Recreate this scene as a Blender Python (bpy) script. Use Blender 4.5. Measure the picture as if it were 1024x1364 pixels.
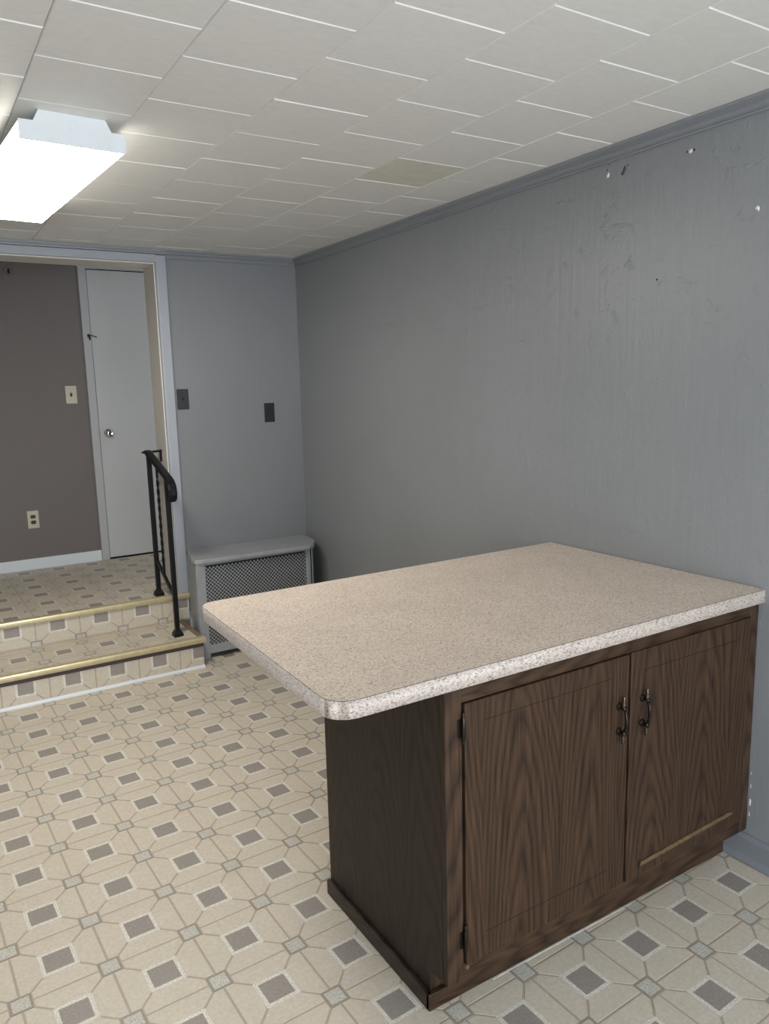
import bpy, bmesh, math, random
from mathutils import Vector, Matrix
random.seed(7)
sc = bpy.context.scene
for o in list(bpy.data.objects): bpy.data.objects.remove(o)
C = sc.collection

# ------------------------------------------------------------------ camera
FPX, IW, IH = 1017.18, 1024, 1364
CAM = Vector((-2.1397, 0.0, 1.5365))
yaw, pitch, roll = 0.55309, -0.16490, -0.02577
fw = Vector((math.sin(yaw)*math.cos(pitch), math.cos(yaw)*math.cos(pitch), math.sin(pitch)))
r0 = Vector((math.cos(yaw), -math.sin(yaw), 0)); u0 = r0.cross(fw)
RT = r0*math.cos(roll) + u0*math.sin(roll); UP = -r0*math.sin(roll) + u0*math.cos(roll)
cd = bpy.data.cameras.new('camera'); cam = bpy.data.objects.new('camera', cd); C.objects.link(cam)
m3 = Matrix((RT, UP, -fw)).transposed(); cam.matrix_world = Matrix.Translation(CAM) @ m3.to_4x4()
cd.sensor_fit = 'VERTICAL'; cd.sensor_height = 36.0; cd.lens = 36.0*FPX/IH; cd.clip_start = 0.02
sc.camera = cam
def project(p):
    d = Vector(p) - CAM; z = d.dot(fw)
    if z < 0.05: return None
    return (IW/2 + FPX*d.dot(RT)/z, IH/2 - FPX*d.dot(UP)/z, z)

# ------------------------------------------------------------------ world, daylight, exposure
w = bpy.data.worlds.new('sky'); sc.world = w; w.use_nodes = True
bg = w.node_tree.nodes['Background']; bg.inputs[0].default_value = (0.86, 0.93, 1.0, 1); bg.inputs[1].default_value = 8.6
vs = sc.view_settings; vs.view_transform = 'Standard'; vs.look = 'None'; vs.exposure = 0.0; vs.gamma = 1.0; vs.use_curve_mapping = False
sc.cycles.max_bounces = 10; sc.cycles.diffuse_bounces = 7; sc.cycles.glossy_bounces = 4; sc.cycles.sample_clamp_indirect = 6
REAR_Y = -1.40; LEFT_X = -3.45
WX0, WX1, WZ0, WZ1 = -3.20, -0.30, 0.06, 2.16       # window behind the camera
def portal(name, loc, rot, sx, sy):                    # samples the sky through a window opening
    l = bpy.data.lights.new(name, 'AREA'); l.shape = 'RECTANGLE'; l.size = sx; l.size_y = sy; l.cycles.is_portal = True
    o = bpy.data.objects.new(name, l); C.objects.link(o); o.location = loc; o.rotation_euler = rot
portal('window_daylight', ((WX0+WX1)/2, REAR_Y-0.02, (WZ0+WZ1)/2), (math.pi/2, 0, 0), WX1-WX0, WZ1-WZ0)
LAMP = 34.0                                             # radiance of the fluorescent lens

# ------------------------------------------------------------------ helpers
ORG = {}
def org(p): return ORG.get(p.name, Vector((0, 0, 0))) if p else Vector((0, 0, 0))
def finish(name, bm, mats, parent=None, smooth=False, origin=None):
    me = bpy.data.meshes.new(name)
    bm.normal_update()
    if origin is None:
        xs = [v.co for v in bm.verts]
        lo = Vector([min(c[i] for c in xs) for i in range(3)]); hi = Vector([max(c[i] for c in xs) for i in range(3)])
        origin = Vector(((lo.x+hi.x)/2, (lo.y+hi.y)/2, lo.z))
    bmesh.ops.translate(bm, verts=bm.verts, vec=-origin)
    if smooth:
        for f in bm.faces: f.smooth = True
    bm.to_mesh(me); bm.free()
    for m in (mats if isinstance(mats, (list, tuple)) else [mats]): me.materials.append(m)
    o = bpy.data.objects.new(name, me); C.objects.link(o)
    o.location = origin - org(parent); o.parent = parent
    ORG[o.name] = origin
    return o
def tag(o, label=None, cat=None, group=None, kind=None):
    if label: o['label'] = label
    if cat: o['category'] = cat
    if group: o['group'] = group
    if kind: o['kind'] = kind
    return o
def thing(name, label, cat, loc, group=None):
    o = bpy.data.objects.new(name, None); C.objects.link(o); o.location = loc; o.empty_display_size = 0.05
    ORG[o.name] = Vector(loc); return tag(o, label, cat, group)
def box(bm, lo, hi, bev=0.0, mat=0, seg=2):
    vs_ = [bm.verts.new((x, y, z)) for x in (lo[0], hi[0]) for y in (lo[1], hi[1]) for z in (lo[2], hi[2])]
    fs = []
    for q in ((0,1,3,2), (4,6,7,5), (0,4,5,1), (2,3,7,6), (0,2,6,4), (1,5,7,3)):
        f = bm.faces.new([vs_[i] for i in q]); f.material_index = mat; fs.append(f)
    if bev > 0:
        es = list({e for f in fs for e in f.edges})
        bmesh.ops.bevel(bm, geom=es, offset=bev, segments=seg, profile=0.5, affect='EDGES', material=-1)
    return vs_
def mbox(name, lo, hi, mats, parent=None, bev=0.0, seg=2):
    bm = bmesh.new(); box(bm, lo, hi, bev, 0, seg); return finish(name, bm, mats, parent)
def prism(bm, pts, z0, z1, mat=0, matside=None):
    n = len(pts); a = [bm.verts.new((p[0], p[1], z0)) for p in pts]; b = [bm.verts.new((p[0], p[1], z1)) for p in pts]
    f = bm.faces.new(b); f.material_index = mat; f = bm.faces.new(list(reversed(a))); f.material_index = mat
    for i in range(n):
        f = bm.faces.new((a[i], a[(i+1) % n], b[(i+1) % n], b[i])); f.material_index = mat if matside is None else matside
def tube(bm, pts, radii, n=10, cap=True):
    pts = [Vector(p) for p in pts]
    if not isinstance(radii, (list, tuple)): radii = [radii]*len(pts)
    rings = []; up = None
    for i, p in enumerate(pts):
        t = (pts[min(i+1, len(pts)-1)] - pts[max(i-1, 0)]).normalized()
        if up is None: up = Vector((1, 0, 0)) if abs(t.x) < 0.9 else Vector((0, 1, 0))
        s = t.cross(up).normalized(); up = s.cross(t).normalized()
        rings.append([bm.verts.new(p + (s*math.cos(2*math.pi*k/n) + up*math.sin(2*math.pi*k/n))*radii[i]) for k in range(n)])
    for a, b in zip(rings, rings[1:]):
        for k in range(n): bm.faces.new((a[k], a[(k+1) % n], b[(k+1) % n], b[k]))
    if cap: bm.faces.new(list(reversed(rings[0]))); bm.faces.new(rings[-1])
    bmesh.ops.recalc_face_normals(bm, faces=bm.faces)
def sweep(bm, path, prof, side):
    """profile (u along side, v along the normal) swept along a path of points; side is constant"""
    path = [Vector(p) for p in path]; rings = []
    for i, p in enumerate(path):
        t = (path[min(i+1, len(path)-1)] - path[max(i-1, 0)]).normalized(); nn = side.cross(t).normalized()
        rings.append([bm.verts.new(p + side*u + nn*v) for u, v in prof])
    n = len(prof)
    for a, b in zip(rings, rings[1:]):
        for k in range(n): bm.faces.new((a[k], a[(k+1) % n], b[(k+1) % n], b[k]))
    bm.faces.new(list(reversed(rings[0]))); bm.faces.new(rings[-1])
    bmesh.ops.recalc_face_normals(bm, faces=bm.faces)
def lathe(bm, c, axis, prof, n=20):
    """prof: (radius, distance along axis)"""
    ax = Vector(axis).normalized(); s = ax.cross(Vector((0, 0, 1)) if abs(ax.z) < 0.9 else Vector((1, 0, 0))).normalized(); u = ax.cross(s)
    rings = [[bm.verts.new(Vector(c) + ax*d + (s*math.cos(2*math.pi*k/n) + u*math.sin(2*math.pi*k/n))*max(r, 1e-5)) for k in range(n)] for r, d in prof]
    for a, b in zip(rings, rings[1:]):
        for k in range(n): bm.faces.new((a[k], a[(k+1) % n], b[(k+1) % n], b[k]))
    bm.faces.new(list(reversed(rings[0]))); bm.faces.new(rings[-1])
    bmesh.ops.recalc_face_normals(bm, faces=bm.faces)

# ------------------------------------------------------------------ materials
class N:
    """tiny node-graph helper"""
    def __init__(s, name):
        s.m = bpy.data.materials.new(name); s.m.use_nodes = True; s.t = s.m.node_tree
        s.p = s.t.nodes['Principled BSDF']; s.out = s.t.nodes['Material Output']
        s.pos = s.t.nodes.new('ShaderNodeNewGeometry').outputs['Position']
    def set(s, sock, v):
        if isinstance(v, bpy.types.NodeSocket): s.t.links.new(v, sock)
        elif hasattr(sock, 'default_value'):
            sock.default_value = (*v, 1) if isinstance(v, tuple) and len(v) == 3 and sock.type == 'RGBA' else v
    def math(s, op, a, b=0.0, c=0.0):
        n = s.t.nodes.new('ShaderNodeMath'); n.operation = op
        for k, v in enumerate((a, b, c)): s.set(n.inputs[k], v)
        return n.outputs[0]
    def scale(s, v, xyz, loc=(0, 0, 0)):
        n = s.t.nodes.new('ShaderNodeMapping'); s.set(n.inputs['Vector'], v); n.inputs['Scale'].default_value = xyz; n.inputs['Location'].default_value = loc
        return n.outputs[0]
    def noise(s, v, sc_, detail=3.0, rough=0.55, dist=0.0):
        n = s.t.nodes.new('ShaderNodeTexNoise'); s.set(n.inputs['Vector'], v); n.inputs['Scale'].default_value = sc_
        n.inputs['Detail'].default_value = detail; n.inputs['Roughness'].default_value = rough; n.inputs['Distortion'].default_value = dist
        return n.outputs['Fac']
    def ramp(s, f, stops):
        n = s.t.nodes.new('ShaderNodeValToRGB'); s.set(n.inputs[0], f); e = n.color_ramp.elements
        while len(e) < len(stops): e.new(0.5)
        for k, (pos, col) in enumerate(stops):
            e[k].position = pos; e[k].color = (*col, 1) if isinstance(col, tuple) else (col, col, col, 1)
        return n.outputs[0]
    def mix(s, f, a, b, mode='MIX'):
        n = s.t.nodes.new('ShaderNodeMix'); n.data_type = 'RGBA'; n.blend_type = mode
        s.set(n.inputs[0], f); s.set(n.inputs[6], a); s.set(n.inputs[7], b); return n.outputs[2]
    def sep(s, v):
        n = s.t.nodes.new('ShaderNodeSeparateXYZ'); s.set(n.inputs[0], v); return n.outputs
    def comb(s, x, y, z):
        n = s.t.nodes.new('ShaderNodeCombineXYZ')
        for k, v in enumerate((x, y, z)): s.set(n.inputs[k], v)
        return n.outputs[0]
    def bump(s, h, strength, dist):
        n = s.t.nodes.new('ShaderNodeBump'); n.inputs['Strength'].default_value = strength; n.inputs['Distance'].default_value = dist
        s.set(n.inputs['Height'], h); s.t.links.new(n.outputs[0], s.p.inputs['Normal'])
    def done(s, color, rough=0.5, spec=0.5, metal=0.0):
        s.set(s.p.inputs['Base Color'], color); s.set(s.p.inputs['Roughness'], rough)
        s.p.inputs['Specular IOR Level'].default_value = spec; s.p.inputs['Metallic'].default_value = metal
        return s.m
def plain(name, col, rough=0.5, spec=0.5, metal=0.0, var=0.06, sc_=14.0):
    g = N(name); f = g.noise(g.pos, sc_, 4)
    c = g.mix(g.ramp(f, [(0.3, 0.0), (0.7, 1.0)]), tuple(x*(1-var) for x in col), tuple(min(1, x*(1+var)) for x in col))
    return g.done(c, rough, spec, metal)
def paint(name, col, rough, bump=0.25, marks=0.0, spec=0.5):
    """rolled and brushed wall paint: faint vertical streaks, dents, patchy gloss"""
    g = N(name)
    st = g.noise(g.scale(g.pos, (9, 9, 0.9)), 4.0, 5, 0.6)
    pa = g.noise(g.pos, 1.3, 3); fine = g.noise(g.pos, 190, 2)
    c = g.mix(g.ramp(pa, [(0.3, 0.0), (0.7, 1.0)]), tuple(x*0.96 for x in col), tuple(x*1.04 for x in col))
    c = g.mix(g.math('MULTIPLY', g.ramp(st, [(0.35, 0.0), (0.7, 1.0)]), 0.25), c, tuple(x*0.93 for x in col))
    h = g.math('ADD', g.math('MULTIPLY', st, 1.0), g.math('MULTIPLY', fine, 0.25))
    dents = g.noise(g.scale(g.pos, (7, 7, 7)), 1.0, 6, 0.7, 1.5)
    h = g.math('ADD', h, g.math('MULTIPLY', g.ramp(dents, [(0.60, 0.0), (0.66, 1.0)]), marks))
    g.bump(h, bump, 0.004)
    r = g.math('ADD', rough, g.math('MULTIPLY', pa, 0.12))
    return g.done(c, r, spec)
def wood(name, across, along, dark, light, pitch_=0.12, l0=-0.35, off=0.0, rough=0.42):
    """printed walnut laminate: cathedral arches plus fine pore streaks"""
    g = N(name); S = g.sep(g.pos); a = S['XYZ'.index(across)]; l = S['XYZ'.index(along)]
    flat = g.comb(a, l, 0.0)
    low = g.noise(g.scale(flat, (4, 0.8, 1)), 1.0, 2); mid = g.noise(g.scale(flat, (30, 2.2, 1)), 1.0, 3)
    aw = g.math('ADD', g.math('ADD', a, off), g.math('MULTIPLY', g.math('SUBTRACT', low, 0.5), 0.10))
    cc = g.math('PINGPONG', aw, pitch_)
    dl = g.math('ADD', g.math('SUBTRACT', l, l0), g.math('MULTIPLY', g.math('SUBTRACT', low, 0.5), 0.9))
    r = g.math('SQRT', g.math('ADD', g.math('POWER', g.math('MULTIPLY', cc, 88.0), 2.0), g.math('POWER', g.math('MULTIPLY', dl, 8.0), 2.0)))
    r = g.math('ADD', r, g.math('MULTIPLY', mid, 0.9))
    ring = g.math('FRACT', r)
    tri = g.ramp(ring, [(0.0, 0.15), (0.25, 0.7), (0.6, 1.0), (0.88, 0.55), (1.0, 0.15)])
    pore = g.noise(g.scale(flat, (330, 5, 1)), 1.0, 3, 0.65); streak = g.noise(g.scale(flat, (75, 1.6, 1)), 1.0, 3, 0.6)
    tone = g.math('ADD', g.math('MULTIPLY', tri, 0.40), g.math('MULTIPLY', g.ramp(pore, [(0.34, 0.0), (0.66, 1.0)]), 0.36))
    tone = g.math('ADD', tone, g.math('MULTIPLY', g.ramp(streak, [(0.3, 0.0), (0.7, 1.0)]), 0.24))
    tone = g.math('POWER', g.math('MULTIPLY', tone, 1.12), 1.45)
    c = g.mix(tone, dark, light)
    g.bump(pore, 0.12, 0.001)
    return g.done(c, rough, 0.25)
def flecks(name, base, dark, lite, k=1.0):
    """speckled laminate"""
    g = N(name); a = g.noise(g.scale(g.pos, (0.62, 1, 1)), 285*k, 2.0, 0.6, 0.9); b = g.noise(g.scale(g.pos, (0.7, 1, 1), (3, 5, 1)), 320*k, 2.0, 0.6, 0.8); lo = g.noise(g.pos, 7, 4)
    c = g.mix(g.ramp(lo, [(0.35, 0.0), (0.65, 1.0)]), tuple(x*0.95 for x in base), tuple(x*1.04 for x in base))
    c = g.mix(g.ramp(b, [(0.55, 0.0), (0.66, 0.9)]), c, lite)
    c = g.mix(g.ramp(a, [(0.37, 0.95), (0.49, 0.0)]), c, dark)
    return g.done(c, 0.42, 0.35)
def vinyl(name, c0, c1, sc_=90, contrast=(0.35, 0.65), rough=0.33):
    g = N(name); a = g.noise(g.pos, sc_, 4, 0.7, 0.6); b = g.noise(g.pos, 9, 3); d = g.noise(g.pos, 1.7, 3)
    c = g.mix(g.ramp(a, [(contrast[0], 0.0), (contrast[1], 1.0)]), c0, c1)
    c = g.mix(g.math('MULTIPLY', g.ramp(b, [(0.45, 0.0), (0.75, 1.0)]), 0.22), c, tuple(x*y for x, y in zip(c0, (0.86, 0.86, 0.84))))
    c = g.mix(g.math('MULTIPLY', g.ramp(d, [(0.4, 0.0), (0.7, 1.0)]), 0.25), c, tuple(x*y for x, y in zip(c1, (0.93, 0.96, 0.92))))
    g.bump(a, 0.06, 0.001)
    return g.done(c, g.math('ADD', rough, g.math('MULTIPLY', b, 0.16)), 0.45)

M = {}
M['wall'] = paint('blue_grey_wall_paint', (0.236, 0.245, 0.254), 0.34, 0.42, 0.6)
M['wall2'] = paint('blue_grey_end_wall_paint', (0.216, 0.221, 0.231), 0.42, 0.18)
M['crown'] = paint('blue_grey_moulding_paint', (0.225, 0.235, 0.252), 0.3, 0.1)
M['base_r'] = paint('blue_grey_baseboard_paint', (0.20, 0.215, 0.235), 0.32, 0.08)
M['casing'] = paint('pale_blue_grey_casing_paint', (0.365, 0.385, 0.425), 0.32, 0.08)
M['jamb'] = paint('beige_jamb_paint', (0.64, 0.61, 0.55), 0.4, 0.08)
M['taupe'] = paint('taupe_landing_paint', (0.158, 0.136, 0.127), 0.55, 0.12)
M['white'] = paint('white_trim_paint', (0.66, 0.69, 0.72), 0.35, 0.06)
M['door'] = paint('white_door_paint', (0.465, 0.465, 0.455), 0.42, 0.06)
M['dcasing'] = paint('grey_white_door_casing_paint', (0.41, 0.415, 0.41), 0.4, 0.06)
M['dark'] = plain('dark_gap', (0.012, 0.011, 0.010), 0.8, 0.2)
M['floor_base'] = plain('vinyl_printed_line', (0.415, 0.347, 0.272), 0.4, 0.4, sc_=60)
M['field'] = vinyl('vinyl_field', (0.520, 0.455, 0.370), (0.615, 0.550, 0.458))
M['accent'] = vinyl('vinyl_taupe_square', (0.245, 0.213, 0.188), (0.330, 0.298, 0.268), 160)
M['border'] = vinyl('vinyl_speckled_border', (0.50, 0.46, 0.39), (0.76, 0.725, 0.65), 240, (0.42, 0.56))
M['inset'] = vinyl('vinyl_speckled_inset', (0.36, 0.33, 0.28), (0.62, 0.60, 0.54), 230, (0.40, 0.58))
M['outline'] = vinyl('vinyl_inset_outline', (0.275, 0.240, 0.195), (0.33, 0.295, 0.245), 160)
g = N('ceiling_tile_face'); a_ = g.noise(g.scale(g.pos, (1, 2.4, 1)), 26, 5, 0.65); b_ = g.noise(g.pos, 1.1, 3)
g.bump(g.noise(g.scale(g.pos, (1, 2, 1)), 70, 4), 0.10, 0.003)
M['ctile'] = g.done(g.mix(g.ramp(a_, [(0.3, 0.0), (0.75, 1.0)]), (0.70, 0.685, 0.645), (0.76, 0.745, 0.705)), g.math('ADD', 0.28, g.math('MULTIPLY', b_, 0.2)), 0.4)
M['cyellow'] = plain('ceiling_tile_yellowed', (0.645, 0.620, 0.525), 0.4, 0.4, sc_=30)
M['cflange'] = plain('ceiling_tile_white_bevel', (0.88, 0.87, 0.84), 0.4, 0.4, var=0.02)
M['cgap'] = plain('ceiling_furring', (0.22, 0.21, 0.19), 0.7)
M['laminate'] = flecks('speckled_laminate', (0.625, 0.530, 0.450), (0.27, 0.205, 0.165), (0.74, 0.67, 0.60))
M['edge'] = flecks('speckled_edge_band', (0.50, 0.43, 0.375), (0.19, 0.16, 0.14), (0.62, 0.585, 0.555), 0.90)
M['seam'] = plain('laminate_seam', (0.09, 0.07, 0.06), 0.6)
WD, WL = (0.0050, 0.0027, 0.0016), (0.072, 0.0390, 0.0210)
M['w_front'] = wood('walnut_laminate_door', 'X', 'Z', WD, WL)
M['w_stile'] = wood('walnut_laminate_stile', 'X', 'Z', WD, (0.075, 0.0420, 0.0240), 0.05, -1.5, 0.03)
M['w_rail'] = wood('walnut_laminate_rail', 'Z', 'X', WD, WL, 0.05, -3.0, 0.02)
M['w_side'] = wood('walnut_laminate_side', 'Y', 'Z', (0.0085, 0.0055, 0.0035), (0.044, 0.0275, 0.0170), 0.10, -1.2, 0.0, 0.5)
M['w_trimy'] = wood('walnut_base_strip_side', 'Z', 'Y', WD, (0.06, 0.038, 0.027), 0.05, -3.0)
M['w_raw'] = plain('worn_gold_brown_strip', (0.115, 0.072, 0.036), 0.45, 0.4, var=0.45, sc_=70)
M['black'] = plain('black_iron', (0.006, 0.006, 0.007), 0.42, 0.25, 0.0)
M['bronze'] = plain('dark_bronze', (0.030, 0.024, 0.020), 0.28, 0.6, 0.85)
M['brass_bead'] = plain('rubbed_bronze_bead', (0.12, 0.095, 0.075), 0.22, 0.6, 0.9)
M['gold'] = plain('gold_stair_nosing', (0.56, 0.48, 0.30), 0.34, 0.5, 0.35, var=0.10, sc_=25)
M['brownw'] = plain('brown_wood_edge', (0.23, 0.165, 0.10), 0.5, 0.4, var=0.25, sc_=45)
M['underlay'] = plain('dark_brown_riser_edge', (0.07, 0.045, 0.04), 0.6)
M['almond'] = plain('almond_plastic', (0.55, 0.49, 0.36), 0.4)
M['brownp'] = plain('dark_brown_plastic', (0.010, 0.009, 0.009), 0.38)
M['greyplate'] = plain('dark_grey_plate', (0.030, 0.030, 0.031), 0.4, 0.4, 0.1)
M['chrome'] = plain('chrome', (0.72, 0.72, 0.72), 0.10, 0.5, 1.0)
M['rad'] = plain('grey_painted_metal', (0.30, 0.312, 0.325), 0.42, 0.5, sc_=8)
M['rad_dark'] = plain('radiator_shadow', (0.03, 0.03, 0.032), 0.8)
M['fix'] = plain('white_enamel_metal', (0.70, 0.74, 0.76), 0.35, 0.5, var=0.02)
M['gouge'] = plain('dark_grey_gouge', (0.06, 0.063, 0.068), 0.7)
M['whitish'] = plain('pale_floor_strip', (0.55, 0.52, 0.47), 0.6, var=0.2, sc_=40)
M['chip'] = plain('bare_plaster_chip', (0.75, 0.76, 0.76), 0.6)
g = N('fluorescent_lens'); g.p.inputs['Emission Color'].default_value = (1.0, 0.955, 0.87, 1); g.p.inputs['Emission Strength'].default_value = LAMP
M['lens'] = g.done((0.85, 0.85, 0.85), 0.4)
g = N('fluorescent_lens_side'); g.p.inputs['Emission Color'].default_value = (1.0, 0.955, 0.87, 1); g.p.inputs['Emission Strength'].default_value = LAMP*0.15
M['lens_side'] = g.done((0.85, 0.85, 0.85), 0.4)
g = N('window_glass'); tr = g.t.nodes.new('ShaderNodeBsdfTransparent'); gl = g.t.nodes.new('ShaderNodeBsdfGlossy'); gl.inputs['Roughness'].default_value = 0.02
mx = g.t.nodes.new('ShaderNodeMixShader'); mx.inputs[0].default_value = 0.06
g.t.links.new(tr.outputs[0], mx.inputs[1]); g.t.links.new(gl.outputs[0], mx.inputs[2]); g.t.links.new(mx.outputs[0], g.out.inputs[0]); M['glass'] = g.m

# ------------------------------------------------------------------ room shell
YB, ZC, YL, Z1, Z2 = 4.443, 2.315, 5.696, 0.1717, 0.3328
WT = 0.20                                  # thickness of the wall between room and landing
XJ, XCO, ZH = -0.868, -0.806, 2.243        # jamb face, outer edge of casing, opening top
XOL = -2.55                                # left side of the opening (out of frame)
EM = 0.0009                                # embossing depth of the vinyl
LZC = 2.68                                 # ceiling of the landing
def struct(o): o['kind'] = 'structure'; return o
floor = struct(mbox('floor', (LEFT_X-0.1, REAR_Y-0.1, -0.10), (0.12, YB, -EM), M['floor_base'])); tag(floor, 'beige sheet vinyl floor with taupe squares and octagon pattern')
wr = struct(mbox('wall_right', (0.0, REAR_Y-0.15, -0.10), (0.12, YB+WT, ZC+0.02), M['wall'])); tag(wr, 'long plain blue-grey painted wall behind the worktop')
bm = bmesh.new()
box(bm, (XJ, YB, -0.1), (0.0, YB+WT, LZC)); box(bm, (XOL, YB, ZH), (XJ, YB+WT, LZC)); box(bm, (LEFT_X, YB, -0.1), (XOL, YB+WT, LZC))
wb = struct(finish('wall_back', bm, M['wall2'])); tag(wb, 'blue-grey end wall with wide opening to the raised landing')
wl = struct(mbox('wall_left', (LEFT_X-0.12, REAR_Y-0.15, -0.1), (LEFT_X, YB+WT, ZC+0.02), M['wall2'])); tag(wl, 'blue-grey wall opposite the worktop')
bm = bmesh.new()
y0, y1 = REAR_Y-0.12, REAR_Y
box(bm, (LEFT_X, y0, -0.1), (WX0, y1, ZC)); box(bm, (WX1, y0, -0.1), (0.0, y1, ZC)); box(bm, (WX0, y0, -0.1), (WX1, y1, WZ0)); box(bm, (WX0, y0, WZ1), (WX1, y1, ZC))
wq = struct(finish('wall_rear', bm, M['wall2'])); tag(wq, 'blue-grey wall with the big window')
bm = bmesh.new(); fwid = 0.05
for lo, hi in (((WX0, y0+0.02, WZ0), (WX0+fwid, y1-0.02, WZ1)), ((WX1-fwid, y0+0.02, WZ0), (WX1, y1-0.02, WZ1)), ((WX0+fwid, y0+0.02, WZ0), (WX1-fwid, y1-0.02, WZ0+fwid)),
               ((WX0+fwid, y0+0.02, WZ1-fwid), (WX1-fwid, y1-0.02, WZ1)), (((WX0+WX1)/2-0.03, y0+0.02, WZ0+fwid), ((WX0+WX1)/2+0.03, y1-0.02, WZ1-fwid))): box(bm, lo, hi)
wn = struct(finish('window_1', bm, M['white'])); tag(wn, 'wide white framed window with two panes')
for a, b in ((WX0+fwid, (WX0+WX1)/2-0.03), ((WX0+WX1)/2+0.03, WX1-fwid)): mbox('pane', (a, (y0+y1)/2-0.003, WZ0+fwid), (b, (y0+y1)/2+0.003, WZ1-fwid), M['glass'], wn)
# landing room
bm = bmesh.new(); box(bm, (XOL+0.001, 4.4185, Z2-0.12), (XCO-0.008, YB, Z2-EM)); box(bm, (XOL+0.001, YB, Z2-0.12), (XJ-0.001, YB+WT, Z2-EM)); box(bm, (LEFT_X, YB+WT, Z2-0.12), (0.45, YL, Z2-EM))
lf = struct(finish('floor_landing', bm, M['floor_base'])); tag(lf, 'raised landing floor in the same patterned vinyl')
wf = struct(mbox('wall_landing', (LEFT_X, YL, Z2-0.12), (0.45, YL+0.1, LZC), M['taupe'])); tag(wf, 'taupe painted wall at the back of the landing')
struct(tag(mbox('wall_landing_right', (0.45, YB, 0), (0.55, YL+0.1, LZC), M['taupe']), 'taupe side wall of the landing by the door'))
struct(tag(mbox('wall_landing_left', (LEFT_X-0.1, YB, 0), (LEFT_X, YL+0.1, LZC), M['taupe']), 'taupe side wall at the far end of the landing'))
struct(tag(mbox('ceiling_landing', (LEFT_X, YB+WT, LZC), (0.45, YL, LZC+0.08), M['cyellow']), 'plain ceiling above the landing'))

# ------------------------------------------------------------------ ceiling: staggered one-foot tiles
ceil = struct(mbox('ceiling', (LEFT_X-0.1, REAR_Y-0.1, ZC+0.013), (0.1, YB, ZC+0.10), M['cgap'])); tag(ceil, 'ceiling of staggered off-white one foot tiles')
TXP, TYP = 0.3022, 0.3052
CT_CACHE = {}
def ceil_tile(x0, x1, y0, y1, mats):
    key = (round(x1-x0, 3), round(y1-y0, 3), mats[0].name)
    if key not in CT_CACHE:
        bm = bmesh.new(); hx, hy = (x1-x0)/2-0.0006, (y1-y0)/2-0.0006; cx, cy, d = 0.0022, 0.0052, 0.0030
        rb = [bm.verts.new((sx*hx, sy*hy, 0.013)) for sx, sy in ((-1,-1),(1,-1),(1,1),(-1,1))]
        rm = [bm.verts.new((sx*hx, sy*hy, d)) for sx, sy in ((-1,-1),(1,-1),(1,1),(-1,1))]
        ox = [-hx+cx, hx-cx, hx-cx, -hx+cx]; oy = [-hy+cy, -hy+cy, hy-0.0012, hy-0.0012]
        rf = [bm.verts.new((ox[k], oy[k], 0.0)) for k in range(4)]
        bm.faces.new(list(reversed(rf)))
        for k in range(4):
            j = (k+1) % 4
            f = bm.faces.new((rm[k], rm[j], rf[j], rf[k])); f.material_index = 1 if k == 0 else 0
            bm.faces.new((rb[k], rb[j], rm[j], rm[k]))
        bm.faces.new(rb); bmesh.ops.recalc_face_normals(bm, faces=bm.faces)
        me = bpy.data.meshes.new('ceiling_tile'); bm.to_mesh(me); bm.free()
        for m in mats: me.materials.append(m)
        CT_CACHE[key] = me
    o = bpy.data.objects.new('ceiling_tile', CT_CACHE[key]); C.objects.link(o); o.parent = ceil
    o.location = Vector(((x0+x1)/2, (y0+y1)/2, ZC + random.uniform(-0.0004, 0.0006))) - org(ceil)
    o.rotation_euler = (random.uniform(-0.002, 0.002), random.uniform(-0.002, 0.002), 0)
for i in range(-1, 11):
    xb = -0.285 - TXP*(i-0); xa = max(xb - TXP, LEFT_X); xb = min(xb, 0.0)
    if i == -1: xa, xb = -0.285, 0.0
    if xb - xa < 0.03: continue
    ph = 1.443 if i % 2 == 0 else 1.595
    k = -6
    while True:
        ya = ph + TYP*k; yb = ya + TYP; k += 1
        if ya > YB-0.02: break
        if yb < 0.0: continue
        yb = min(yb, YB); 
        if yb-ya < 0.03: continue
        ye = (i == 0 and ya < 2.52 < yb)
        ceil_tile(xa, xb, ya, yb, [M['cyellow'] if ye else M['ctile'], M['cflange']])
bm = bmesh.new(); box(bm, (LEFT_X, REAR_Y, ZC), (0.0, 0.0-0.085, ZC+0.013))
tag(finish('ceiling_tile_field', bm, M['ctile'], ceil), None, None, None, 'stuff')

# ------------------------------------------------------------------ vinyl pattern pieces
def inset(poly, d):
    n = len(poly); out = []
    L = []
    for i in range(n):
        a, b = Vector(poly[i]), Vector(poly[(i+1) % n]); t = (b-a).normalized(); nr = Vector((-t.y, t.x)); L.append((a + nr*d, t))
    for i in range(n):
        p, t = L[i-1]; q, s = L[i]; den = t.x*s.y - t.y*s.x
        if abs(den) < 1e-9: out.append(tuple(q)); continue
        k = ((q.x-p.x)*s.y - (q.y-p.y)*s.x)/den; out.append((p.x+t.x*k, p.y+t.y*k))
    return out
def clip(poly, rect):
    u0_, u1_, v0_, v1_ = rect
    for ax, val, sg in ((0, u0_, 1), (0, u1_, -1), (1, v0_, 1), (1, v1_, -1)):
        res = []
        for i in range(len(poly)):
            a, b = poly[i-1], poly[i]; da, db = sg*(a[ax]-val), sg*(b[ax]-val)
            if (da >= 0) != (db >= 0):
                t = da/(da-db); res.append((a[0]+(b[0]-a[0])*t, a[1]+(b[1]-a[1])*t))
            if db >= 0: res.append(b)
        poly = res
        if len(poly) < 3: return []
    return poly
def parea(p): return 0.5*sum(p[i-1][0]*p[i][1]-p[i][0]*p[i-1][1] for i in range(len(p)))
def square(h): return [(-h, -h), (h, -h), (h, h), (-h, h)]
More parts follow.
